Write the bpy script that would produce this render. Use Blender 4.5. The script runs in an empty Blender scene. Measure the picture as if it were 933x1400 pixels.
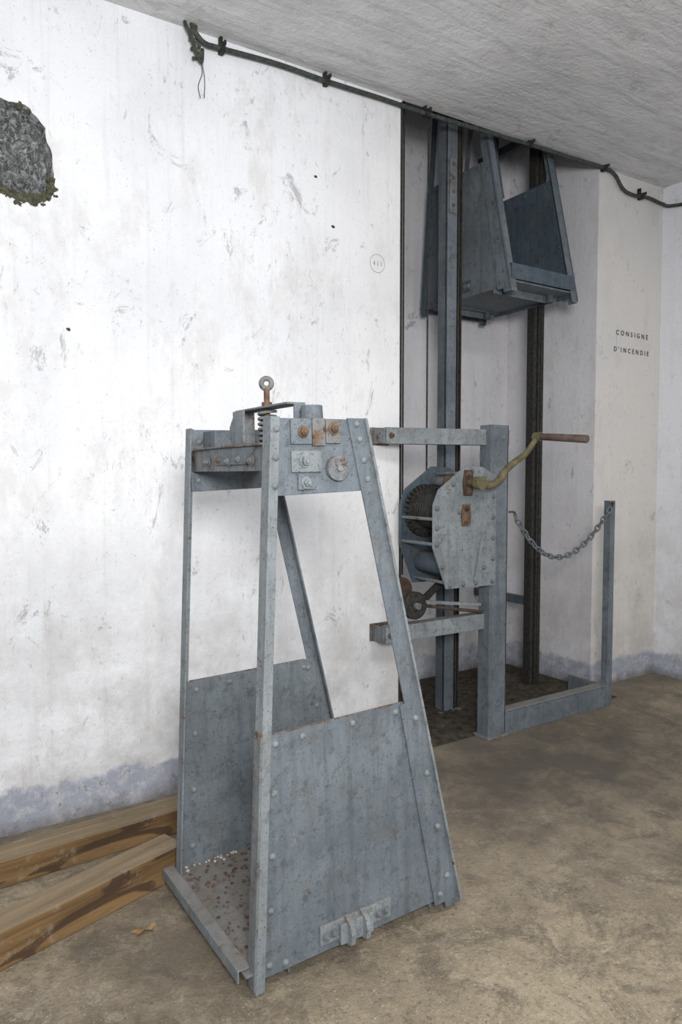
import bpy, bmesh, math, random
from mathutils import Vector, Matrix, noise
random.seed(7)
V = Vector
scene = bpy.context.scene
scene.view_settings.view_transform = 'Standard'
scene.view_settings.look = 'None'

# ------------------------------------------------------------------ materials
def new_mat(name):
    m = bpy.data.materials.new(name); m.use_nodes = True
    nt = m.node_tree
    return m, nt, nt.nodes['Principled BSDF']
class NB:
    def __init__(s, nt):
        s.nt = nt; s.tc = nt.nodes.new('ShaderNodeTexCoord')
    def n(s, t, **kw):
        nd = s.nt.nodes.new(t)
        for k, v in kw.items(): setattr(nd, k, v)
        return nd
    def l(s, a, b): s.nt.links.new(a, b)
    def mapping(s, scale=(1,1,1), loc=(0,0,0)):
        m = s.n('ShaderNodeMapping'); m.inputs['Scale'].default_value = scale; m.inputs['Location'].default_value = loc
        s.l(s.tc.outputs['Object'], m.inputs['Vector']); return m.outputs[0]
    def noise(s, scale, detail=4, rough=.6, vec=None, dist=0):
        nd = s.n('ShaderNodeTexNoise'); nd.inputs['Scale'].default_value = scale
        nd.inputs['Detail'].default_value = min(detail, 5); nd.inputs['Roughness'].default_value = rough
        nd.inputs['Distortion'].default_value = dist
        s.l(vec if vec else s.tc.outputs['Object'], nd.inputs['Vector']); return nd.outputs['Fac']
    def ramp(s, fac, a, b, va=0., vb=1.):
        r = s.n('ShaderNodeMapRange'); r.inputs['From Min'].default_value = a; r.inputs['From Max'].default_value = b
        r.inputs['To Min'].default_value = va; r.inputs['To Max'].default_value = vb
        s.l(fac, r.inputs['Value']); return r.outputs[0]
    def mix(s, fac, c1, c2):
        m = s.n('ShaderNodeMix', data_type='RGBA')
        if isinstance(fac, (int, float)): m.inputs['Factor'].default_value = fac
        else: s.l(fac, m.inputs['Factor'])
        for c, i in ((c1, 6), (c2, 7)):
            if isinstance(c, tuple): m.inputs[i].default_value = (*c, 1)
            else: s.l(c, m.inputs[i])
        return m.outputs[2]
    def math(s, op, a, b=0.):
        m = s.n('ShaderNodeMath', operation=op)
        for i, x in enumerate((a, b)):
            if isinstance(x, (int, float)): m.inputs[i].default_value = x
            else: s.l(x, m.inputs[i])
        return m.outputs[0]
    def bump(s, h, strength, dist, bsdf):
        b = s.n('ShaderNodeBump'); b.inputs['Strength'].default_value = strength; b.inputs['Distance'].default_value = dist
        s.l(h, b.inputs['Height']); s.l(b.outputs[0], bsdf.inputs['Normal'])
    def xyz(s):
        x = s.n('ShaderNodeSeparateXYZ'); s.l(s.tc.outputs['Object'], x.inputs[0]); return x.outputs
    def nz(s):
        g = s.n('ShaderNodeNewGeometry'); x = s.n('ShaderNodeSeparateXYZ'); s.l(g.outputs['Normal'], x.inputs[0]); return x.outputs[2]

def paint_mat(name, base, rust=.68, rough=.7, metallic=0.0, dirt=0.6):
    m, nt, b = new_mat(name); k = NB(nt)
    dark = tuple(c*.45 for c in base); lite = tuple(min(1, c*1.3+.01) for c in base)
    c = k.mix(k.ramp(k.noise(5, 5, .65), .38, .62), base, lite)
    c = k.mix(k.ramp(k.noise(1, 5, .7, k.mapping((38, 38, 3))), .48, .68, 0, .42), c, dark)
    c = k.mix(k.ramp(k.noise(9, 5, .8, k.mapping((1,1,1),(3,6,8)), .4), .52, .66, 0, .38), c, (.105, .088, .07))
    c = k.mix(k.ramp(k.noise(28, 5, .78), .52, .66, 0, dirt), c, dark)
    c = k.mix(k.ramp(k.noise(150, 3, .65), .595, .67, 0, .8), c, (.045, .04, .038))
    c = k.mix(k.ramp(k.noise(70, 4, .7, k.mapping((1,1,1),(6,3,2))), .65, .71, 0, .4), c, (.32, .33, .33))
    r = k.ramp(k.noise(13, 5, .82), rust-.03, rust+.02)
    rc = k.mix(k.ramp(k.noise(60, 4), .4, .6), (.055, .035, .028), (.155, .10, .065))
    c = k.mix(r, c, rc)
    c = k.mix(k.ramp(k.nz(), .6, .95, 0, .4), c, (.19, .155, .115))
    k.l(c, b.inputs['Base Color']); b.inputs['Roughness'].default_value = rough
    b.inputs['Metallic'].default_value = metallic; b.inputs['Specular IOR Level'].default_value = .35
    k.bump(k.noise(90, 5, .7), .35, .005, b)
    return m
def simple_mat(name, c1, c2, scale=20, rough=.7, metallic=0, bump=.3, bd=.004):
    m, nt, b = new_mat(name); k = NB(nt)
    f = k.ramp(k.noise(scale, 6, .7), .35, .65)
    k.l(k.mix(f, c1, c2), b.inputs['Base Color']); b.inputs['Roughness'].default_value = rough
    b.inputs['Metallic'].default_value = metallic; b.inputs['Specular IOR Level'].default_value = .3
    k.bump(k.noise(scale*3, 5, .7), bump, bd, b)
    return m
STEEL = paint_mat('blue_grey_painted_steel', (.114, .135, .155), rust=.67)
STEEL_L = paint_mat('light_grey_painted_steel', (.172, .192, .205), rust=.65)
STEEL_R = paint_mat('worn_painted_steel', (.138, .150, .158), rust=.59)
STEEL_D = paint_mat('dark_blue_painted_steel', (.058, .082, .104), rust=.69)
STEEL_M = paint_mat('mid_blue_painted_steel', (.116, .136, .152), rust=.67)
RUSTP = paint_mat('half_rusted_paint', (.14, .145, .145), rust=.53)
RUST = simple_mat('rusted_iron', (.06, .04, .028), (.175, .115, .075), 40, .85)
RUSTD = simple_mat('dark_rust', (.035, .026, .02), (.10, .066, .046), 40, .85)
BLACK = simple_mat('greasy_black_iron', (.010, .011, .010), (.045, .043, .038), 60, .7)
OLIVE = simple_mat('olive_crank_paint', (.07, .06, .033), (.17, .145, .078), 25, .6)
BROWN = simple_mat('brown_handle', (.075, .052, .045), (.15, .11, .09), 30, .6)
CABLE = simple_mat('old_cable_sheath', (.022, .028, .027), (.075, .088, .08), 60, .7)
MOSS = simple_mat('crumbling_fringe', (.05, .055, .035), (.20, .20, .13), 60, .95, bump=1, bd=.01)
DIRT = simple_mat('niche_dirt', (.03, .024, .018), (.12, .10, .075), 25, 1, bump=1, bd=.02)
FLAKEW = simple_mat('white_paint_flake', (.42, .41, .38), (.60, .58, .54), 30, .9)
FLAKER = simple_mat('brown_rust_flake', (.07, .045, .032), (.16, .11, .08), 30, .9)
LEAF = simple_mat('dry_leaf_brown', (.18, .11, .05), (.30, .20, .10), 40, .8)
INK = simple_mat('black_stencil_ink', (.035, .035, .038), (.12, .12, .125), 90, .9)
PENCIL = simple_mat('faded_pencil', (.30, .30, .32), (.42, .42, .44), 90, .9)
def stone_mat():
    m, nt, b = new_mat('broken_concrete'); k = NB(nt)
    f = k.noise(38, 5, .8, None, 1.5)
    c = k.mix(k.ramp(f, .38, .50), (.05, .055, .055), (.20, .21, .21))
    c = k.mix(k.ramp(k.noise(55, 5, .8, k.mapping((1,1,.6), (2,2,2)), 1.0), .48, .56), c, (.55, .56, .57))
    k.l(c, b.inputs['Base Color']); b.inputs['Roughness'].default_value = .95
    k.bump(f, 1, .02, b); return m
STONE = stone_mat()

def wall_mat(name, base, tint, tx=(0, 1), dirty=1.0, band=True):
    m, nt, b = new_mat(name); k = NB(nt); xyz = k.xyz()
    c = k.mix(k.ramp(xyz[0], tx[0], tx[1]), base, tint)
    c = k.mix(k.ramp(k.noise(1.3, 5, .6), .45, .70, 0, .40*dirty), c, (.52, .53, .56))
    st = k.noise(1.0, 5, .7, k.mapping((26, 26, .9)))
    c = k.mix(k.ramp(st, .54, .72, 0, .20*dirty), c, (.42, .40, .37))
    c = k.mix(k.ramp(k.noise(3.2, 5, .75, k.mapping((1.5,1.5,.8),(8,8,1))), .53, .66, 0, .28*dirty), c, (.50, .47, .43))
    st2 = k.noise(1.0, 5, .85, k.mapping((7, 7, 4.5), (3, 1, 4)), .8)
    c = k.mix(k.ramp(st2, .595, .67, 0, .65*dirty), c, (.32, .32, .345))
    sp = k.noise(22, 5, .85, k.mapping((1.6, 1.6, 1)), .3)
    msk = k.ramp(k.noise(2.4, 3, .5, k.mapping((1, 1, 1), (9, 2, 7))), .45, .60)
    c = k.mix(k.math('MULTIPLY', k.ramp(sp, .58, .66, 0, .6*dirty), msk), c, (.30, .28, .26))
    c = k.mix(k.ramp(k.noise(110, 2, .5), .66, .72, 0, .45), c, (.25, .25, .25))
    low = k.ramp(xyz[2], 1.3, .1, 0, .6)
    c = k.mix(k.math('MULTIPLY', low, k.ramp(k.noise(4, 5, .7), .40, .6)), c, (.42, .40, .38))
    if band:
        zz = k.math('ADD', xyz[2], k.ramp(k.noise(7, 5, .7), .3, .7, -.035, .035))
        bf = k.ramp(zz, .165, .14, 0, .85)
        bc = k.mix(k.ramp(k.noise(16, 5, .8), .48, .60), (.30, .325, .405), (.48, .49, .53))
        bc = k.mix(k.ramp(k.noise(24, 5, .85, k.mapping((1,1,1), (5,5,5))), .56, .64), bc, (.14, .135, .13))
        c = k.mix(bf, c, bc)
        c = k.mix(k.ramp(zz, .06, -.01, 0, .75), c, (.13, .12, .11))
    k.l(c, b.inputs['Base Color']); b.inputs['Roughness'].default_value = .85
    h = k.math('ADD', k.math('MULTIPLY', st, .4), k.math('MULTIPLY', k.noise(40, 5, .7), .6))
    k.bump(h, .5, .012, b)
    return m
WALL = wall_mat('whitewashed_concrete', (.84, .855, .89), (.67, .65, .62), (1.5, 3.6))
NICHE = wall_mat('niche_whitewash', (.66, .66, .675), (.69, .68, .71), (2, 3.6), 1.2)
ENDW = wall_mat('end_wall_whitewash', (.74, .75, .80), (.74, .75, .80), (0, 1), .6)

def ceil_mat():
    m, nt, b = new_mat('grey_ceiling_concrete'); k = NB(nt)
    c = k.mix(k.ramp(k.noise(1.2, 5, .6), .35, .65), (.54, .54, .55), (.70, .70, .71))
    st = k.noise(1, 5, .7, k.mapping((2, 16, 1)), .5)
    c = k.mix(k.ramp(st, .48, .70, 0, .6), c, (.37, .37, .38))
    c = k.mix(k.ramp(k.noise(6, 5, .85, None, .8), .54, .66, 0, .5), c, (.36, .36, .36))
    c = k.mix(k.ramp(k.noise(60, 3, .6), .62, .70, 0, .5), c, (.75, .75, .75))
    k.l(c, b.inputs['Base Color']); b.inputs['Roughness'].default_value = .9
    k.bump(k.math('ADD', st, k.noise(30, 5, .7)), .7, .015, b); return m
def floor_mat():
    m, nt, b = new_mat('tan_concrete_floor'); k = NB(nt); xyz = k.xyz()
    c = k.mix(k.ramp(k.noise(1.6, 5, .65), .40, .60), (.225, .185, .132), (.345, .285, .20))
    c = k.mix(k.ramp(k.noise(5, 5, .8, None, .6), .47, .61, 0, .75), c, (.12, .10, .073))
    c = k.mix(k.ramp(k.noise(11, 5, .85, k.mapping((1,1,1),(7,1,4)), .5), .52, .62, 0, .55), c, (.41, .355, .27))
    c = k.mix(k.ramp(k.noise(75, 5, .8), .55, .65, 0, .85), c, (.09, .075, .058))
    c = k.mix(k.ramp(k.noise(120, 3, .7, k.mapping((1,1,1),(4,4,4))), .60, .68, 0, .7), c, (.56, .51, .42))
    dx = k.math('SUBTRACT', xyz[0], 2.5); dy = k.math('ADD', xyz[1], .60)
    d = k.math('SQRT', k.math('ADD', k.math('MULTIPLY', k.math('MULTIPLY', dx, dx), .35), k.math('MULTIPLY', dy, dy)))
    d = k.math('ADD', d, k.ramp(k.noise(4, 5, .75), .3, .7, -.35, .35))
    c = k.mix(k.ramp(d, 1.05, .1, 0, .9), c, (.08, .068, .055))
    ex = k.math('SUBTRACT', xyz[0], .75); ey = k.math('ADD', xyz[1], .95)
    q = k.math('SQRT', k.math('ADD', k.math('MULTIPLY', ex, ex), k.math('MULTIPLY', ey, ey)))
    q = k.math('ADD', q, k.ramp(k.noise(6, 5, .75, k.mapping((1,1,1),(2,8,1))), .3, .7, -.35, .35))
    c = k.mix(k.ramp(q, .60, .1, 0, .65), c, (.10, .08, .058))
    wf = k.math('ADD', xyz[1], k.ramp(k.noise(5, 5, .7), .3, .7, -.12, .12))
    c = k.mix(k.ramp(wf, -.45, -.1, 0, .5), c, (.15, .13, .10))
    k.l(c, b.inputs['Base Color']); b.inputs['Roughness'].default_value = .85
    k.bump(k.math('ADD', k.noise(12, 5, .7), k.math('MULTIPLY', k.noise(110, 4, .7), .5)), .6, .012, b); return m
def wood_mat():
    m, nt, b = new_mat('rough_sawn_timber'); k = NB(nt)
    g = k.noise(1, 5, .75, k.mapping((1.2, 22, 22)), .6)
    c = k.mix(k.ramp(g, .40, .62), (.12, .068, .026), (.23, .14, .06))
    kn = k.noise(2.6, 3, .5, k.mapping((1, 3.5, 3.5)), 1.6)
    c = k.mix(k.ramp(kn, .585, .64, 0, .85), c, (.05, .027, .015))
    top = k.mix(k.ramp(g, .35, .65), (.17, .125, .075), (.29, .225, .145))
    c = k.mix(k.ramp(k.nz(), .5, .9, 0, .85), c, top)
    c = k.mix(k.ramp(k.noise(12, 5, .8), .56, .66, 0, .4), c, (.33, .28, .21))
    k.l(c, b.inputs['Base Color']); b.inputs['Roughness'].default_value = .85
    k.bump(g, .5, .005, b); return m
CEIL, FLOOR, WOOD = ceil_mat(), floor_mat(), wood_mat()

# ------------------------------------------------------------------ geometry helpers
def link(o): scene.collection.objects.link(o); return o
def empty(name, loc=(0,0,0), rot=(0,0,0), scale=(1,1,1), world=True):
    e = bpy.data.objects.new(name, None); e.location = loc; e.rotation_euler = rot; e.scale = scale
    e.empty_display_size = .1; e['ow'] = 1 if world else 0
    return link(e)
def mobj(name, verts, faces, mat, parent=None, smooth=False, bevel=0, local=False):
    me = bpy.data.meshes.new(name); me.from_pydata([tuple(v) for v in verts], [], faces); me.update()
    bm = bmesh.new(); bm.from_mesh(me); bmesh.ops.recalc_face_normals(bm, faces=bm.faces[:])
    bm.to_mesh(me); bm.free()
    me.materials.append(mat)
    if smooth: me.polygons.foreach_set('use_smooth', [True]*len(me.polygons))
    o = link(bpy.data.objects.new(name, me))
    if parent:
        o.parent = parent
        if parent.get('ow'): o.matrix_parent_inverse = Matrix.Translation(-V(parent.location))
    if bevel:
        b = o.modifiers.new('bevel', 'BEVEL'); b.width = bevel; b.segments = 2; b.limit_method = 'ANGLE'
    return o
def obox(p0, p1, a, b):
    p0, p1, a, b = V(p0), V(p1), V(a), V(b)
    vs = [p0-a-b, p0+a-b, p0+a+b, p0-a+b, p1-a-b, p1+a-b, p1+a+b, p1-a+b]
    fs = [(0,1,2,3),(4,5,6,7),(0,1,5,4),(1,2,6,5),(2,3,7,6),(3,0,4,7)]
    return vs, fs
def beam(name, p0, p1, a, b, mat, parent, bevel=.002):
    return mobj(name, *obox(p0, p1, a, b), mat, parent, bevel=bevel)
def box(name, lo, hi, mat, parent=None, bevel=.002):
    lo, hi = V(lo), V(hi); c = (lo+hi)/2; h = (hi-lo)/2
    return beam(name, (c.x, c.y, lo.z), (c.x, c.y, hi.z), (h.x,0,0), (0,h.y,0), mat, parent, bevel)
def prism(name, pts, ext, mat, parent, bevel=.0015, smooth=False):
    n = len(pts); ext = V(ext); pts = [V(p) for p in pts]
    vs = pts + [p+ext for p in pts]
    fs = [tuple(range(n)), tuple(range(2*n-1, n-1, -1))] + [(i, (i+1)%n, n+(i+1)%n, n+i) for i in range(n)]
    return mobj(name, vs, fs, mat, parent, bevel=bevel, smooth=smooth)
def angle(name, p0, p1, d1, d2, w1, w2, t, mat, parent, bevel=.0015):
    p0, d1, d2 = V(p0), V(d1), V(d2)
    pr = [p0, p0+d1*w1, p0+d1*w1+d2*t, p0+d1*t+d2*t, p0+d1*t+d2*w2, p0+d2*w2]
    return prism(name, pr, V(p1)-p0, mat, parent, bevel)
def frame(d):
    d = V(d).normalized(); a = V((0,0,1)) if abs(d.z) < .9 else V((1,0,0))
    x = d.cross(a).normalized(); return x, d.cross(x).normalized()
def cyl_geo(p0, p1, r0, r1=None, n=20):
    r1 = r0 if r1 is None else r1; p0, p1 = V(p0), V(p1); x, y = frame(p1-p0)
    vs = [p+(x*math.cos(a)+y*math.sin(a))*r for p, r in ((p0,r0),(p1,r1)) for a in [2*math.pi*i/n for i in range(n)]]
    fs = [tuple(range(n)), tuple(range(2*n-1, n-1, -1))] + [(i, (i+1)%n, n+(i+1)%n, n+i) for i in range(n)]
    return vs, fs
def cyl(name, p0, p1, r, mat, parent, r1=None, n=24, bevel=.001):
    o = mobj(name, *cyl_geo(p0, p1, r, r1, n), mat, parent, bevel=bevel)
    for p in o.data.polygons:
        if len(p.vertices) == 4: p.use_smooth = True
    return o
def multi(name, geos, mat, parent, smooth=False, bevel=0):
    vs, fs = [], []
    for a, b in geos:
        k = len(vs); vs += list(a); fs += [tuple(i+k for i in f) for f in b]
    return mobj(name, vs, fs, mat, parent, smooth=smooth, bevel=bevel)
def dome_geo(p, nrm, r):
    p = V(p); nrm = V(nrm).normalized(); x, y = frame(nrm); vs, fs = [], []; n = 12
    R = [(1,0),(.92,.35),(.65,.62),(.3,.76)]
    for rr, hh in R:
        vs += [p+(x*math.cos(2*math.pi*i/n)+y*math.sin(2*math.pi*i/n))*r*rr+nrm*r*hh for i in range(n)]
    vs.append(p+nrm*r*.8)
    for k in range(3): fs += [(k*n+i, k*n+(i+1)%n, (k+1)*n+(i+1)%n, (k+1)*n+i) for i in range(n)]
    fs += [(3*n+i, 3*n+(i+1)%n, 4*n) for i in range(n)]
    return vs, fs
def rivets(name, pts, nrm, r, mat, parent):
    return multi(name, [dome_geo(p, nrm, r) for p in pts], mat, parent, smooth=True)
def bolt(name, p, nrm, r, mat, parent, wm=None):
    p = V(p); nrm = V(nrm).normalized()
    cyl(name+'_washer', p, p+nrm*.003, r*1.5, wm or mat, parent, n=20)
    cyl(name+'_head', p+nrm*.002, p+nrm*(.003+r*.8), r, mat, parent, n=6)
    cyl(name+'_stud', p+nrm*.002, p+nrm*(.003+r*1.3), r*.5, mat, parent, n=12)
def tube(name, pts, r, mat, parent, closed=False, n=10, radii=None):
    pts = [V(p) for p in pts]; N = len(pts); vs = []; px = None
    for i, p in enumerate(pts):
        if closed: d = pts[(i+1)%N]-pts[i-1]
        else: d = pts[min(i+1,N-1)]-pts[max(i-1,0)]
        d.normalize()
        if px is None: x, y = frame(d)
        else:
            x = (px - d*px.dot(d)).normalized(); y = d.cross(x)
        px = x; rr = radii[i] if radii else r
        vs += [p+(x*math.cos(2*math.pi*k/n)+y*math.sin(2*math.pi*k/n))*rr for k in range(n)]
    fs = [(i*n+k, i*n+(k+1)%n, ((i+1)%N)*n+(k+1)%n, ((i+1)%N)*n+k) for i in range(N if closed else N-1) for k in range(n)]
    if not closed: fs += [tuple(range(n)), tuple((N-1)*n+k for k in range(n))]
    if name is None: return vs, fs
    return mobj(name, vs, fs, mat, parent, smooth=True)
def spline(pts, k=8):
    pts = [V(p) for p in pts]; out = []
    P = [pts[0]*2-pts[1]] + pts + [pts[-1]*2-pts[-2]]
    for i in range(1, len(P)-2):
        for j in range(k):
            t = j/k; a, b, c, d = P[i-1], P[i], P[i+1], P[i+2]
            out.append(.5*((2*b)+(c-a)*t+(2*a-5*b+4*c-d)*t*t+(3*b-a-3*c+d)*t**3))
    out.append(pts[-1]); return out

# ------------------------------------------------------------------ room shell
NX0, NX1, ND = 2.14, 3.61, .72
XE = 4.25
def cz(x): return 3.035+.022*x
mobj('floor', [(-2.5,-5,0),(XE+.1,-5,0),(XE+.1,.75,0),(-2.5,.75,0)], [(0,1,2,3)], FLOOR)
gx, gy = 40, 30; vs = []; fs = []
for j in range(gy+1):
    for i in range(gx+1):
        x = -2.5+(XE+.1+2.5)*i/gx; y = -5+5*j/gy
        vs.append((x, y, cz(x)+(.012*noise.noise(V((x*1.3, y*1.3, 0))) if j < gy else 0)))
for j in range(gy):
    for i in range(gx):
        a = j*(gx+1)+i; fs.append((a, a+1, a+gx+2, a+gx+1))
mobj('ceiling', vs, fs, CEIL, smooth=True)
poly = [(.10,2.52),(.18,2.585),(.30,2.615),(.40,2.60),(.47,2.60),(.53,2.54),(.552,2.45),(.56,2.33),(.548,2.285),(.50,2.262),(.44,2.265),(.38,2.285),(.28,2.28),(.17,2.30),(.10,2.39)]
rim = []
for i, p in enumerate(poly):
    q = poly[(i+1)%len(poly)]
    for k in range(5):
        t = k/5; x = p[0]+(q[0]-p[0])*t; z = p[1]+(q[1]-p[1])*t
        rim.append((x+random.uniform(-.005,.005), z+random.uniform(-.005,.005)))
bm = bmesh.new()
outer = [bm.verts.new((x,0,z)) for x, z in ((-2.5,0),(NX0,0),(NX0,3.15),(-2.5,3.15))]
inner = [bm.verts.new((x,0,z)) for x, z in rim]
es = [bm.edges.new((l[i], l[(i+1)%len(l)])) for l in (outer, inner) for i in range(len(l))]
bmesh.ops.triangle_fill(bm, edges=es, use_beauty=True)
a = [bm.verts.new(c) for c in ((NX0,ND,0),(NX0,ND,4.6),(NX0,0,4.6))]
bm.faces.new((outer[1], a[0], a[1], a[2], outer[2]))
bmesh.ops.recalc_face_normals(bm, faces=bm.faces[:])
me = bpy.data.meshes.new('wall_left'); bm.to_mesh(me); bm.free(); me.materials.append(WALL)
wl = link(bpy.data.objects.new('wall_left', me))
cx, czz = .34, 2.44; vs = []; fs = []; n = len(rim); K = 16
for k in range(K):
    t = k/K
    for x, z in rim:
        X = x+(cx-x)*t; Z = z+(czz-z)*t
        dep = 0 if k == 0 else (.035+.05*min(1, t*4)+.035*noise.noise(V((X*14, Z*14, 3)))+.035*noise.noise(V((X*40, Z*40, 8))))
        vs.append((X, max(0, dep), Z))
vs.append((cx, .09, czz))
for k in range(K-1): fs += [(k*n+i, k*n+(i+1)%n, (k+1)*n+(i+1)%n, (k+1)*n+i) for i in range(n)]
fs += [((K-1)*n+i, (K-1)*n+(i+1)%n, K*n) for i in range(n)]
pk = mobj('broken_wall_pocket', vs, fs, STONE)
g = []
for i in range(len(rim)):
    x, z = rim[i]
    if z < 2.33 or random.random() < .25:
        for _ in range(3):
            r = random.uniform(.004, .010); c = V((x+random.uniform(-.01,.010), random.uniform(-.004,.02), z+random.uniform(-.008,.004)))
            vv, ff = dome_geo(c, (random.uniform(-1,1), -1, random.uniform(-1,1)), r)
            g.append(([p+V((random.uniform(-.3,.3),0,random.uniform(-.3,.3)))*r for p in vv], ff))
low = [(x, z) for x, z in rim if z < 2.36]
g.append(tube(None, [(x+random.uniform(-.004,.004), .012, z+.012) for x, z in low], .014, None, None, n=7))
g.append(tube(None, [(x+random.uniform(-.006,.006), .035, z+.032+random.uniform(-.005,.005)) for x, z in low], .012, None, None, n=7))
multi('crumbled_mortar_fringe', g, MOSS, pk)
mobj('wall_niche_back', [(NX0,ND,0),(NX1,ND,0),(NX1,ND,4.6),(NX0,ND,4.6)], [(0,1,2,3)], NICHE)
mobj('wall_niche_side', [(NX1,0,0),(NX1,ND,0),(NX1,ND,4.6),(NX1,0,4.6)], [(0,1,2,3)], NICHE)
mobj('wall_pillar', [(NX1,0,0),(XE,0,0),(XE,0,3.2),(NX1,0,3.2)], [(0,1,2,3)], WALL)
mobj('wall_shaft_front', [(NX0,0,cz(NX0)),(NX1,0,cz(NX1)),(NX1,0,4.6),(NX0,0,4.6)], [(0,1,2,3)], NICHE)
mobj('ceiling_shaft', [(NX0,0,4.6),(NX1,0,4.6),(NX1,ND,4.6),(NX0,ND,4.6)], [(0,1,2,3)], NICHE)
mobj('wall_end', [(XE,0,0),(XE,-5,0),(XE,-5,3.2),(XE,0,3.2)], [(0,1,2,3)], ENDW)
angle('trim_shaft_edge', (NX0+.003,-.004,.0), (NX0+.003,-.004,cz(2.14)-.01), (-1,0,0), (0,1,0), .012, .05, .004, BLACK, None)

g = []
for (x, z, r) in ((.60,1.835,.008),(1.75,2.42,.009),(1.66,2.62,.008)):
    vv, ff = dome_geo((x, .001, z), (0,-1,0), r)
    g.append(([V((x+(p.x-x)*random.uniform(.7,1.5), p.y*.25, z+(p.z-z)*random.uniform(.5,1.0))) for p in vv], ff))
multi('wall_plaster_chips', g, RUSTD, None)

# ------------------------------------------------------------------ ammunition cage
def build_cage(e, steel, strip, detail=True, tray=None):
    L, W, H = (.685 if detail else .715), .57, 1.44
    utop = .085 if detail else .13
    ul = lambda z: utop*z/H
    ur = lambda z: L-(L-.366)*z/H
    PZ = .65
    for side, v, s in (('near', 0, 1), ('far', W, -1)):
        angle(f'post_{side}_upright', (ul(0), v, 0), (ul(H), v, H), (1,0,0), (0,s,0), .026, .042, .005, strip, e)
        fl, fd = (.058, .045) if (side == 'near' or not detail) else (.045, .026)
        angle(f'post_{side}_slanted', (ur(-.0), v, 0.0), (ur(H), v, H), (-1,0,0), (0,s,0), fl, fd, .006, steel, e)
        beam(f'post_{side}_rib', (ur(0)-.004, v-s*.004, .01), (ur(H)-.004, v-s*.004, H), (.004,0,0), (0,.006,0), strip, e)
        z0 = .03
        pm = steel if side == 'near' else (tray or steel)
        prism(f'panel_{side}', [(ul(z0)+.004, v+s*.0065, z0),(ur(z0)-.01, v+s*.0065, z0),(ur(PZ)-.01, v+s*.0065, PZ),(ul(PZ)+.004, v+s*.0065, PZ)], (0,s*.005,0), pm, e)
        if detail:
            prism(f'panel_{side}_worn_edge', [(ul(PZ)+.028, v+s*.006, PZ-.0005),(ur(PZ)-.06, v+s*.006, PZ-.0005),(ur(PZ)-.06, v+s*.006, PZ+.002),(ul(PZ)+.028, v+s*.006, PZ+.002)], (0,s*.006,0), RUSTP, e, bevel=0)
        o = v-s*.0005
        prism(f'panel_{side}_margin_slanted', [(ur(.02)-.095,o,.02),(ur(.02)-.01,o,.02),(ur(PZ)-.01,o,PZ),(ur(PZ)-.075,o,PZ-.005)], (0,s*.007,0), steel, e)
        prism(f'head_plate_{side}', [(ul(1.245)+.02,v+s*.0055,1.245),(ur(1.25)-.03,v+s*.0055,1.25),(ur(H)-.01,v+s*.0055,H-.003),(ul(H)+.004,v+s*.0055,H-.003)], (0,s*.008,0), steel, e)
        nrm = (0,-s,0); f = v-s*.0008
        P = [(ul(z)+.040, v+s*.006, z) for z in (.06,.20,.34,.50,.625)] + [(ur(z)-.032, f-s*.001, z) for z in (.10,.26,.43,.60)]
        P += [(u, v+s*.0062, PZ-.022) for u in (.155,.31,.455)]
        P += [(.09, v+s*.006, .05), (ur(.05)-.07, f, .05)]
        rivets(f'rivets_{side}', P, nrm, .0095, strip, e)
        P = [(ur(z)-.033, f, z) for z in (1.28,1.33,1.385,1.425)] + [(ul(z)+.016, f-.0, z) for z in (1.27,1.34,1.41)]
        rivets(f'head_rivets_{side}', P, nrm, .009, strip, e)
        inn = v+s*.0118
        rivets(f'rivets_inner_{side}', [(ul(z)+.05, inn, z) for z in (.12,.30,.48,.62)]+[(ur(z)-.05, inn, z) for z in (.12,.30,.48,.62)]+[(u, inn, PZ-.025) for u in (.2,.34,.48)], (0,s,0), .009, strip, e)
        rivets(f'head_rivets_inner_{side}', [(ul(z)+.04, v+s*.0137, z) for z in (1.28,1.40)]+[(ur(z)-.05, v+s*.0137, z) for z in (1.28,1.40)]+[(.17, v+s*.0137, 1.40)], (0,s,0), .010, strip, e)
    prism('foot_doubler', [(ul(.012)-.006,-.002,.012),(ul(.012)+.001,-.002,.012),(ul(.66)+.001,-.002,.66),(ul(.66)-.006,-.002,.66)], (0,.038,0), STEEL_R if detail else strip, e)
    box('floor_plate', (-.022, .008, .048), (L-.02, W-.008, .056), STEEL_R if detail else steel, e)
    angle('lip_open_side', (-.034, .03, .062), (-.034, W-.004+.02, .062), (1,0,0), (0,0,-1), .036, .034, .005, strip, e)
    angle('lip_rear_side', (L-.012, .012, .13 if not detail else .062), (L-.012, W-.012, .13 if not detail else .062), (-1,0,0), (0,0,-1), .03, .07 if not detail else .03, .005, strip, e)
    angle('floor_bearer', (.10, .012, .048), (.10, W-.012, .048), (1,0,0), (0,0,-1), .04, .035, .005, steel, e)
    angle('floor_bearer_rear', (.58, .012, .048), (.58, W-.012, .048), (-1,0,0), (0,0,-1), .04, .035, .005, steel, e)
    for side, v, s in (('near', 0, -1), ('far', W, 1)):
        v0 = v - s*.006
        box(f'shoe_plate_{side}', (.19, min(v0, v+s*.004), .055), (.42, max(v0, v+s*.004), .108), strip, e)
        for i, u in enumerate((.265, .315)):
            prism(f'shoe_jaw_{side}_{i+1}', [(u, v+s*.003, .035),(u, v+s*.035, .045),(u, v+s*.04, .075),(u, v+s*.033, .10),(u, v+s*.003, .115)], (.014,0,0), strip, e)
        box(f'shoe_block_{side}', (.245, min(v+s*.003, v+s*.018), .045), (.352, max(v+s*.003, v+s*.018), .10), strip, e)
        for i, u in enumerate((.205, .228, .375, .402)):
            bolt(f'shoe_bolt_{side}_{i+1}', (u, v+s*.004, .08), (0,s,0), .0085, steel, e)
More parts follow.
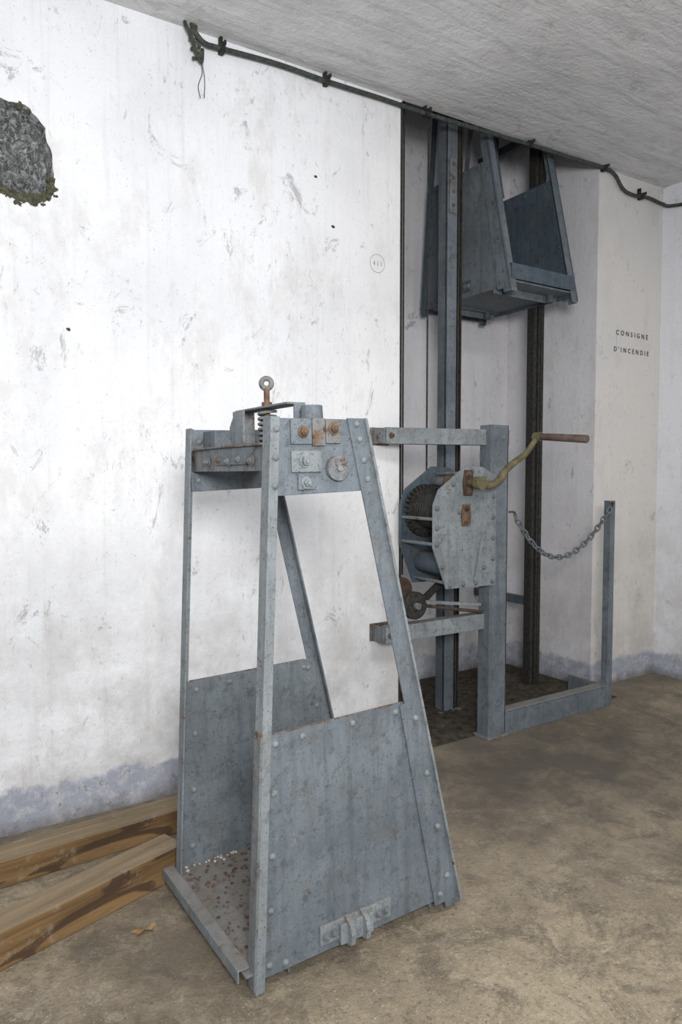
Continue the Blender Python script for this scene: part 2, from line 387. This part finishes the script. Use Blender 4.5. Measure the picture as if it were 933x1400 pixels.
    angle('head_cross_angle', (.096, .012, 1.372), (.096, W-.012, 1.372), (1,0,0), (0,0,-1), .10, .065, .006, STEEL_R if detail else steel, e)
    angle('head_cross_angle_rear', (.33, .012, 1.372), (.33, W-.012, 1.372), (-1,0,0), (0,0,-1), .06, .065, .006, steel, e)
    if not detail:
        for i, v in enumerate((.12, .45)):
            beam(f'hanger_bar_{i+1}', (.25, v, .62), (.2, W/2, 1.40), (.018,0,0), (0,.004,0), steel, e)
        for i, (u, v) in enumerate(((.12,.10),(.12,.47),(.60,.10),(.60,.47))):
            cyl(f'rest_stud_{i+1}', (u, v, .012), (u, v, .050), .022, strip, e)
        return
    for i, (v, z, m) in enumerate(((.13,1.335,RUSTP),(.20,1.34,STEEL_R),(.27,1.335,STEEL_R),(.33,1.34,RUST),(.42,1.335,STEEL_R))):
        bolt(f'cross_bolt_{i+1}', (.094, v, z), (-1,0,0), .010, m, e)
    prism('cross_gusset', [(.089,.10,1.372),(.089,.40,1.372),(.089,.36,1.325),(.089,.16,1.325)], (.007,0,0), STEEL, e)
    box('cross_top_plate', (.082, .02, 1.372), (.20, W-.06, 1.378), RUSTP, e)
    sx, sy = .225, .29
    box('spring_base', (sx-.055, sy-.07, 1.376), (sx+.05, sy+.16, 1.386), RUSTP, e)
    box('spring_bridge', (sx-.025, sy-.16, 1.484), (sx+.035, sy+.16, 1.490), STEEL_R, e)
    prism('bridge_leg_far', [(sx-.035, sy+.152, 1.384),(sx-.035, sy+.160, 1.384),(sx-.035, sy+.16, 1.486),(sx-.035, sy+.152, 1.486)], (.07,0,0), STEEL_R, e)
    prism('bridge_cheek', [(sx-.042, sy+.075, 1.384),(sx-.042, sy+.17, 1.384),(sx-.042, sy+.17, 1.44),(sx-.042, sy+.13, 1.486),(sx-.042, sy+.075, 1.486)], (.008,0,0), STEEL_L, e)
    prism('bridge_leg_near', [(sx+.00, sy-.16, 1.384),(sx+.0, sy-.152, 1.384),(sx+.0, sy-.152, 1.486),(sx+.0, sy-.16, 1.486)], (.035,0,0), STEEL, e)
    cyl('buffer_rod', (sx, sy, 1.35), (sx, sy, 1.543), .0085, RUST, e)
    cyl('buffer_nut', (sx, sy, 1.490), (sx, sy, 1.503), .015, RUST, e, n=6)
    helix = [(sx+.024*math.cos(a), sy+.024*math.sin(a), 1.390+.088*a/(2*math.pi*6)) for a in [2*math.pi*6*i/140 for i in range(141)]]
    tube('buffer_spring', helix, .0045, STEEL_R, e, n=8)
    ring = [(sx+.0145*math.cos(a)*.84, sy-.0145*math.cos(a)*.54, 1.556+.0145*math.sin(a)) for a in [2*math.pi*i/28 for i in range(28)]]
    tube('lifting_eye', ring, .0078, RUSTP, e, closed=True, n=10)
    cyl('head_pipe', (.255, .09, 1.372), (.255, .09, 1.478), .034, STEEL, e, r1=.028)
    box('far_head_block', (.13, W-.12, 1.38), (.22, W-.03, 1.43), STEEL, e)
    f = .0055; q = .027
    def pl(nm, u0, u1, z0, z1, m, th=.008): box(nm, (u0+q, f-th, z0), (u1+q, f, z1), m, e)
    pl('clamp_plate_left', .112, .172, 1.372, 1.434, STEEL)
    pl('clamp_plate_rust', .174, .212, 1.368, 1.438, RUSTP)
    pl('clamp_plate_right', .214, .258, 1.374, 1.434, RUSTP)
    pl('clamp_plate_lower', .112, .200, 1.302, 1.356, STEEL_L)
    pl('clamp_plate_foot', .130, .178, 1.258, 1.298, STEEL)
    for i, (u, z, m) in enumerate(((.146,1.403,RUST),(.236,1.412,RUST),(.149,1.329,STEEL_L),(.153,1.276,STEEL_L))):
        bolt(f'head_bolt_{i+1}', (u+q, f-.008, z), (0,-1,0), .0105, m, e)
    cyl('pivot_disc', (.246+q, f, 1.310), (.246+q, f-.016, 1.310), .032, STEEL_R, e, n=32)
    cyl('pivot_disc_pin', (.246+q, f-.016, 1.310), (.246+q, f-.024, 1.310), .008, STEEL_L, e, n=12)

cage = empty('ammunition_hoist_cage', (.752, -1.207, .002), (0, -.024, 0), world=False)
build_cage(cage, STEEL, STEEL_L, True, STEEL_M)
for nm, m, N, sz in (('paint_flakes', FLAKEW, 22, .004), ('rust_flakes', FLAKER, 300, .0045)):
    g = []
    for _ in range(N):
        if nm == 'paint_flakes': u, v = random.uniform(-.02,.20), .555-abs(random.gauss(0,.012))
        else: u, v = random.uniform(-.01,.45), random.uniform(.03,.55)
        s = sz*random.uniform(.4,1.8); a = random.uniform(0,6.3)
        c = V((u, v, .0575)); p = [c+V((math.cos(a+k*1.57)*s*random.uniform(.6,1.2), math.sin(a+k*1.57)*s*random.uniform(.6,1.2), 0)) for k in range(4)]
        g.append((p+[q+V((0,0,.003)) for q in p], [(0,1,2,3),(4,5,6,7),(0,1,5,4),(1,2,6,5),(2,3,7,6),(3,0,4,7)]))
    multi(nm, g, m, cage)

upper = empty('ammunition_hoist_cage.001', (2.785, .632, 2.262), (0,0,math.radians(-90)), (1.03,.91,1.13), world=False)
build_cage(upper, STEEL_M, STEEL_D, False, STEEL_D)

# ------------------------------------------------------------------ hoist stand with winch
hf = empty('hoist_support_stand', (2.54, -.23, 0))
angle('post_web', (2.48,-.27,0), (2.48,-.27,1.545), (1,0,0), (0,1,0), .12, .075, .008, STEEL, hf)
box('post_flange', (2.592,-.27,0), (2.60,-.20,1.545), STEEL, hf)
box('post_foot', (2.465,-.285,0), (2.615,-.18,.012), STEEL_R, hf)
for nm, z, zl in (('upper', 1.485, 1.485), ('lower', .592, .548)):
    p0, p1 = V((1.975,-.10,zl)), V((2.61,-.262,z)); d = (p1-p0).normalized(); s = V((-d.y, d.x, 0)).normalized()
    beam(f'{nm}_rail', p0-s*.004, p1-s*.004, s*.004, (0,0,.038), STEEL_L, hf)
    beam(f'{nm}_rail_top', p0+s*.025+V((0,0,.034)), p1+s*.025+V((0,0,.034)), s*.028, (0,0,.004), STEEL, hf)
    beam(f'{nm}_rail_bottom', p0+s*.025-V((0,0,.034)), p1+s*.025-V((0,0,.034)), s*.028, (0,0,.004), STEEL, hf)
    box(f'{nm}_wall_bracket', (1.965,-.10,zl-.036), (1.977,-.0,zl+.036), STEEL_R, hf)
    box(f'{nm}_wall_plate', (1.955,-.012,zl-.042), (2.06,0,zl+.042), RUSTP, hf)
    bolt(f'{nm}_wall_bolt', (2.0,-.112,zl), (0,-1,0), .011, RUST, hf)
    bolt(f'{nm}_rail_bolt', (2.565,-.262,z), (0,-1,0), .009, STEEL_L, hf)
box('sill_web', (2.60,-.268,0), (3.42,-.260,.118), STEEL, hf)
box('sill_top', (2.60,-.268,.112), (3.42,-.205,.120), STEEL_L, hf)
box('sill_return', (3.405,-.205,0), (3.415,0,.118), STEEL, hf)
angle('chain_post', (3.398,-.275,0), (3.398,-.275,1.16), (1,0,0), (0,1,0), .042, .042, .006, STEEL, hf)
tube('chain_post_hook', spline([(3.405,-.278,1.145),(3.39,-.30,1.15),(3.38,-.30,1.13),(3.395,-.285,1.12)],6), .005, RUSTD, hf)
tube('post_hook', spline([(2.60,-.275,1.12),(2.62,-.295,1.12),(2.63,-.29,1.10)],6), .005, RUSTD, hf)

ch = empty('safety_chain', (3.0, -.29, 1.0))
A, B = V((2.625,-.29,1.11)), V((3.385,-.295,1.135)); pts = []
for i in range(401):
    t = i/400; p = A.lerp(B, t); p.z -= .98*t*(1-t)*(1+.35*(.5-t)); pts.append(p)
dist = [0]
for i in range(400): dist.append(dist[-1]+(pts[i+1]-pts[i]).length)
step = .034; g = []; k = 0
while (k+1)*step < dist[-1]:
    a = next(j for j, dd in enumerate(dist) if dd >= k*step); b = next(j for j, dd in enumerate(dist) if dd >= (k+1)*step)
    c = (pts[a]+pts[b])/2; d = (pts[b]-pts[a]).normalized(); s = V((0,1,0)); u = d.cross(s).normalized()
    w = (u*.9+s*.4).normalized() if k % 2 == 0 else (s*.9-u*.4).normalized()
    lp = [c + d*(.023*math.cos(2*math.pi*j/20)) + w*(.0125*math.sin(2*math.pi*j/20)) for j in range(20)]
    g.append(tube(None, lp, .0046, None, None, closed=True, n=6)); k += 1
multi('chain_links', g, STEEL, ch, smooth=True)

wn = empty('hand_crank_winch', (2.3, -.16, 1.0))
pp = [(2.104,1.167),(2.104,.968),(2.185,.775),(2.50,.768),(2.50,1.30),(2.41,1.34),(2.30,1.345),(2.135,1.235)]
prism('cheek_front', [(x,-.290,z) for x,z in pp], (0,.009,0), STEEL_L, wn)
prism('cheek_back', [(x,-.045,z) for x,z in pp], (0,.009,0), STEEL_D, wn)
rv = [(2.125,1.15),(2.125,1.06),(2.125,.985),(2.16,.88),(2.205,.79),(2.29,.79),(2.37,.79),(2.48,.79),(2.48,.90),(2.48,1.0),(2.48,1.1),(2.48,1.2),(2.42,1.30),(2.34,1.32),(2.22,1.26),(2.26,1.13),(2.40,.95),(2.42,.86)]
rivets('cheek_rivets', [(x,-.290,z) for x,z in rv], (0,-1,0), .0125, STEEL, wn)
for i,(x,z) in enumerate(((2.118,1.10),(2.118,.985),(2.20,.80),(2.33,1.31))):
    cyl(f'spacer_rod_{i+1}', (x,-.282,z), (x,-.036,z), .008, STEEL_R, wn)
prism('cheek_rib', [(2.35,-.290,.80),(2.365,-.290,.80),(2.41,-.290,1.0),(2.395,-.290,1.0)], (0,-.012,0), STEEL_L, wn)
cyl('drum', (2.24,-.28,1.13), (2.24,-.05,1.13), .070, BLACK, wn)
multi('drum_cable', [tube(None, [(2.24+.078*math.cos(a), -.25+.018*j, 1.13+.078*math.sin(a)) for a in [2*math.pi*i/32 for i in range(32)]], .0085, None, None, closed=True, n=8) for j in range(11)], BLACK, wn, smooth=True)
cyl('drum_flange', (2.24,-.268,1.13), (2.24,-.258,1.13), .105, BLACK, wn, n=40)
g = []
for i in range(32):
    a = 2*math.pi*i/32; d = V((math.cos(a),0,math.sin(a))); c = V((2.24,-.075,1.13))
    g.append(obox(c+d*.105, c+d*.128, V((-d.z,0,d.x))*.006, (0,.012,0)))
multi('gear_teeth', g, BLACK, wn)
cyl('gear_wheel', (2.24,-.087,1.13), (2.24,-.063,1.13), .108, BLACK, wn, n=40)
cyl('pinion', (2.31,-.27,1.27), (2.31,-.05,1.27), .022, STEEL_R, wn)
cyl('pinion_collar', (2.31,-.20,1.27), (2.31,-.15,1.27), .030, RUST, wn)
cyl('brake_drum', (2.23,-.26,.88), (2.23,-.06,.88), .05, STEEL_D, wn)
prism('bearing_plate_upper', [(2.285,-.299,1.205),(2.335,-.299,1.205),(2.345,-.299,1.27),(2.335,-.299,1.325),(2.29,-.299,1.325),(2.278,-.299,1.27)], (0,.010,0), RUSTD, wn)
prism('bearing_plate_lower', [(2.275,-.299,1.065),(2.325,-.299,1.065),(2.33,-.299,1.11),(2.322,-.299,1.165),(2.28,-.299,1.165),(2.27,-.299,1.11)], (0,.010,0), RUST, wn)
for i,(x,z,m) in enumerate(((2.31,1.225,RUST),(2.31,1.305,RUST),(2.30,1.085,RUST),(2.30,1.145,RUSTD))):
    bolt(f'bearing_bolt_{i+1}', (x,-.299,z), (0,-1,0), .010, m, wn)
cyl('crank_shaft', (2.315,-.295,1.265), (2.315,-.375,1.265), .017, RUST, wn)
cyl('crank_hub', (2.315,-.345,1.265), (2.315,-.385,1.265), .030, OLIVE, wn)
arm = spline([(2.315,-.365,1.265),(2.37,-.368,1.255),(2.43,-.375,1.275),(2.47,-.38,1.325),(2.52,-.39,1.365),(2.58,-.395,1.40),(2.625,-.40,1.45),(2.655,-.405,1.485)], 6)
tube('crank_arm', arm, .015, OLIVE, wn, radii=[.020-.008*i/(len(arm)-1) for i in range(len(arm))], n=12)
cyl('crank_boss', (2.655,-.385,1.485), (2.655,-.425,1.485), .022, OLIVE, wn)
cyl('crank_grip', (2.655,-.42,1.485), (2.655,-.69,1.462), .0165, BROWN, wn, r1=.0185, bevel=.004)
cyl('sheave', (2.115,-.160,.684), (2.115,-.125,.684), .066, BLACK, wn, n=36, bevel=.004)
cyl('sheave_hub', (2.115,-.178,.684), (2.115,-.10,.684), .016, STEEL_R, wn)
multi('sheave_spoke_holes', [cyl_geo((2.115+.042*math.cos(a),-.163,.684+.042*math.sin(a)), (2.115+.042*math.cos(a),-.159,.684+.042*math.sin(a)), .005, n=12) for a in [i*math.pi/3 for i in range(6)]], RUSTD, wn)
cyl('sheave_rear', (2.10,-.07,.75), (2.10,-.04,.75), .060, RUSTD, wn, n=36)
beam('sheave_arm', (2.135,-.145,.684), (2.30,-.15,.80), (.0,.008,0), (-.010,0,.014), BLACK, wn)
cyl('sheave_axle', (2.135,-.14,.684), (2.47,-.23,.63), .008, RUSTD, wn)
beam('brake_lever', (2.165,-.17,.70), (2.47,-.22,.665), (0,.006,0), (0,0,.008), STEEL_L, wn)

gd = empty('hoist_guide_rails', (2.95, .2, 0))
box('left_channel_web', (2.535,.125,0), (2.615,.133,4.5), STEEL, gd)
box('left_channel_flange', (2.535,.125,0), (2.543,.19,4.5), STEEL, gd)
box('left_channel_flange_inner', (2.607,.125,0), (2.615,.19,4.5), STEEL, gd)
box('left_rail_black', (2.622,.13,0), (2.630,.17,4.5), BLACK, gd)
box('left_rail_rust', (2.632,.14,0), (2.643,.16,4.5), RUSTD, gd)
box('left_rail_outer', (2.645,.13,0), (2.653,.17,4.5), BLACK, gd)
box('left_splice_plate', (2.552,.117,2.68), (2.600,.125,2.96), STEEL_R, gd)
rivets('splice_bolts', [(2.575,.117,z) for z in (2.72,2.79,2.86,2.93)], (0,-1,0), .010, RUST, gd)
rivets('channel_rivets', [(2.575,.125,z) for z in (.3,.6,1.7,2.1,2.4)], (0,-1,0), .009, STEEL_R, gd)
box('left_foot', (2.50,.10,0), (2.66,.20,.02), STEEL_R, gd)
rx = 3.345
box('right_rail_web', (rx-.018,.22,0), (rx+.018,.24,4.5), RUST, gd)
box('right_rail_flange_a', (rx-.044,.205,0), (rx-.019,.26,4.5), BLACK, gd)
box('right_rail_flange_b', (rx+.019,.205,0), (rx+.044,.26,4.5), BLACK, gd)
box('right_rail_lip', (rx-.007,.20,0), (rx+.007,.22,4.5), BLACK, gd)
box('rear_brace', (2.30,.62,0), (2.34,.67,4.5), STEEL_D, gd)
for i, z in enumerate((.5, 3.3)):
    box(f'rail_bracket_{i+1}', (rx-.02,.26,z), (rx+.02,ND,z+.05), STEEL_D, gd)
cyl('hoist_cable', (2.33,.03,1.15), (2.33,.03,4.5), .0045, BLACK, gd, n=8)
cyl('hoist_cable_return', (2.20,.06,.8), (2.20,.06,4.5), .0045, BLACK, gd, n=8)

vs=[];fs=[];nx,ny=60,34
for j in range(ny+1):
    for i in range(nx+1):
        x=NX0+.01+(NX1-NX0-.02)*i/nx; y=-.20+(ND+.19)*j/ny
        e=min(1,min(i,nx-i)/5,min(j,ny-j)/5)
        vs.append((x,y,.003+e*(.012+.018*abs(noise.noise(V((x*5,y*5,1))))+.012*abs(noise.noise(V((x*25,y*25,1)))))))
for j in range(ny):
    for i in range(nx):
        a=j*(nx+1)+i; fs.append((a,a+1,a+nx+2,a+nx+1))
fn = mobj('floor_niche_dirt', vs, fs, DIRT)
g=[]
for _ in range(150):
    x=random.uniform(2.2,3.55); y=random.uniform(-.18,.5); s=random.uniform(.004,.012)
    vv,ff=dome_geo((x,y,.018),(random.uniform(-.4,.4),random.uniform(-.4,.4),1),s); g.append((vv,ff))
multi('rubble', g, DIRT, fn)

# ------------------------------------------------------------------ cable along the ceiling edge
cb = empty('electric_cable', (2.5,-.03,3.05))
P=[(1.075,-.03,3.07),(1.09,-.035,3.03),(1.13,-.03,3.005),(1.20,-.025,3.01),(1.45,-.025,3.028),(1.70,-.025,3.03),(2.0,-.025,3.04),(2.27,-.025,3.045),(2.62,-.025,3.06),(2.99,-.025,3.078),(3.3,-.025,3.088),(3.62,-.025,3.10),(3.72,-.025,3.085),(3.80,-.025,3.02),(3.90,-.025,3.005),(4.05,-.025,3.02),(4.19,-.03,3.01),(4.225,-.08,2.99),(4.225,-.3,2.975),(4.225,-1.2,2.98)]
tube('cable_run', spline(P,8), .0105, CABLE, cb, n=12)
g=[]
for x,z in ((1.205,3.01),(1.70,3.03),(2.27,3.045),(2.99,3.078),(3.62,3.10),(3.98,3.012)):
    g.append(obox((x-.010,-.025,z),(x+.010,-.025,z),(0,.018,0),(0,0,.017)))
    g.append(obox((x-.006,-.012,z+.03),(x+.006,-.012,z+.03),(0,.012,0),(0,0,.022)))
    g.append(obox((x-.005,-.05,z+.01),(x+.005,-.05,z+.01),(0,.012,0),(0,0,.008)))
multi('cable_clamps', g, BLACK, cb, bevel=.002)
fr=[]
for i in range(70):
    t=i/69; a=t*2*math.pi*4.5
    fr.append((1.070+.018*math.cos(a)+.03*t, -.03+.012*math.sin(a), 3.085-.15*t))
tube('frayed_coil', fr, .006, MOSS, cb)
tube('frayed_loop', spline([(1.06,-.02,3.085),(1.045,-.04,3.05),(1.065,-.045,3.01),(1.09,-.04,2.95),(1.115,-.03,2.93),(1.12,-.03,2.98)],8), .0075, CABLE, cb)
tube('hanging_wire', spline([(1.11,-.03,2.94),(1.118,-.03,2.89),(1.105,-.02,2.84),(1.118,-.01,2.80)],6), .0014, BLACK, cb, n=6)
tube('hanging_wire_b', spline([(1.115,-.03,2.94),(1.128,-.03,2.87),(1.13,-.02,2.80)],6), .0014, BLACK, cb, n=6)

# ------------------------------------------------------------------ timbers
def timber(name, p0, p1, w, h):
    p0, p1 = V(p0), V(p1); d = (p1-p0).normalized()
    N = 14; vs = []
    L = (p1-p0).length
    for i in range(N+1):
        c = L*i/N; j = .0025*noise.noise(V((c*4, w*40, h)))
        for a, b in ((0,0),(w,0),(w,h),(0,h)): vs.append((c, a+j, b+(j if b else 0)))
    fs = [(0,1,2,3), tuple(N*4+k for k in range(4))] + [(i*4+k, i*4+(k+1)%4, (i+1)*4+(k+1)%4, (i+1)*4+k) for i in range(N) for k in range(4)]
    o = mobj(name, vs, fs, WOOD, None, bevel=.004)
    o.location = p0; o.rotation_euler[2] = math.atan2(d.y, d.x); return o
timber('timber_beam', (-.70,-1.045,.001), (.80,-.590,.001), .105, .105)
timber('timber_beam.001', (-.60,-.40,.001), (1.05,-.31,.001), .12, .085)

lp=[]
for i in range(24):
    a=2*math.pi*i/24; r=.020*(1+.3*math.sin(5*a)); lp.append((r*math.cos(a)*1.5, r*math.sin(a)*.7, .006+.005*math.sin(3*a)))
lo=mobj('dry_leaf', lp+[(0,0,.004)], [(i,(i+1)%24,24) for i in range(24)], LEAF); lo.location=(.60,-.80,0)

# ------------------------------------------------------------------ lettering
def lettering(name, lines, mat):
    e = empty(name, lines[0][1:4])
    for i,(txt,x,y,z,w,h) in enumerate(lines):
        c = bpy.data.curves.new('t','FONT'); c.body = txt; c.size = 1; c.space_character = 1.8; c.extrude = .0005; c.offset = .015
        o = bpy.data.objects.new('t', c); link(o); bpy.context.view_layer.update()
        me = bpy.data.meshes.new_from_object(o.evaluated_get(bpy.context.evaluated_depsgraph_get()))
        bpy.data.objects.remove(o)
        xs=[v.co.x for v in me.vertices]; ys=[v.co.y for v in me.vertices]; x0,x1,y0,y1=min(xs),max(xs),min(ys),max(ys)
        for v in me.vertices:
            v.co = V((x+(v.co.x-x0)/(x1-x0)*w, y-.0005+v.co.z, z+(v.co.y-y0)/(y1-y0)*h))
        me.materials.clear(); me.materials.append(mat)
        q = link(bpy.data.objects.new(f'line_{i+1}', me)); q.parent = e; q.matrix_parent_inverse = Matrix.Translation(-V(e.location))
    return e
lettering('fire_instructions_lettering', [('CONSIGNE',3.797,-.001,2.158,.320,.030),("D'INCENDIE",3.778,-.001,2.056,.350,.031)], INK)
num = lettering('pencilled_number', [('411',1.972,-.001,2.285,.05,.022)], PENCIL)
tube('circle', [(1.997+.042*math.cos(a), -.001, 2.296+.042*math.sin(a)) for a in [2*math.pi*i/40 for i in range(40)]], .0012, PENCIL, num, closed=True, n=5)

# ------------------------------------------------------------------ light, world, camera
w = bpy.data.worlds.new('w'); scene.world = w; w.use_nodes = True
w.node_tree.nodes['Background'].inputs[0].default_value = (.85, .92, 1, 1); w.node_tree.nodes['Background'].inputs[1].default_value = .60
def area(name, loc, tgt, sx, sy, power, col):
    l = bpy.data.lights.new(name, 'AREA'); l.shape = 'RECTANGLE'; l.size = sx; l.size_y = sy; l.energy = power; l.color = col
    o = link(bpy.data.objects.new(name, l)); o.location = loc
    o.rotation_euler = (V(tgt)-V(loc)).to_track_quat('-Z','Y').to_euler(); return o
area('flash_area_light', (-.1,-3.4,1.8), (1.5,0,1.6), .7, .6, 97, (1,.985,.965))  # added soft area light behind the camera, stands in for its flash
area('overhead_fill_light', (2.2,-2.6,2.95), (2.2,-2.4,0), 1.2, .6, 34, (1,.97,.92))  # added area light under the ceiling, no fixture belongs to it

cd = bpy.data.cameras.new('camera'); cam = link(bpy.data.objects.new('camera', cd))
cd.sensor_fit = 'VERTICAL'; cd.sensor_height = 36; cd.lens = 970/1400*36; cd.clip_start = .02
cam.location = (0,-2.75,1.3); cam.rotation_euler = (math.radians(90-2.95), 0, math.radians(-33.1))
scene.camera = cam
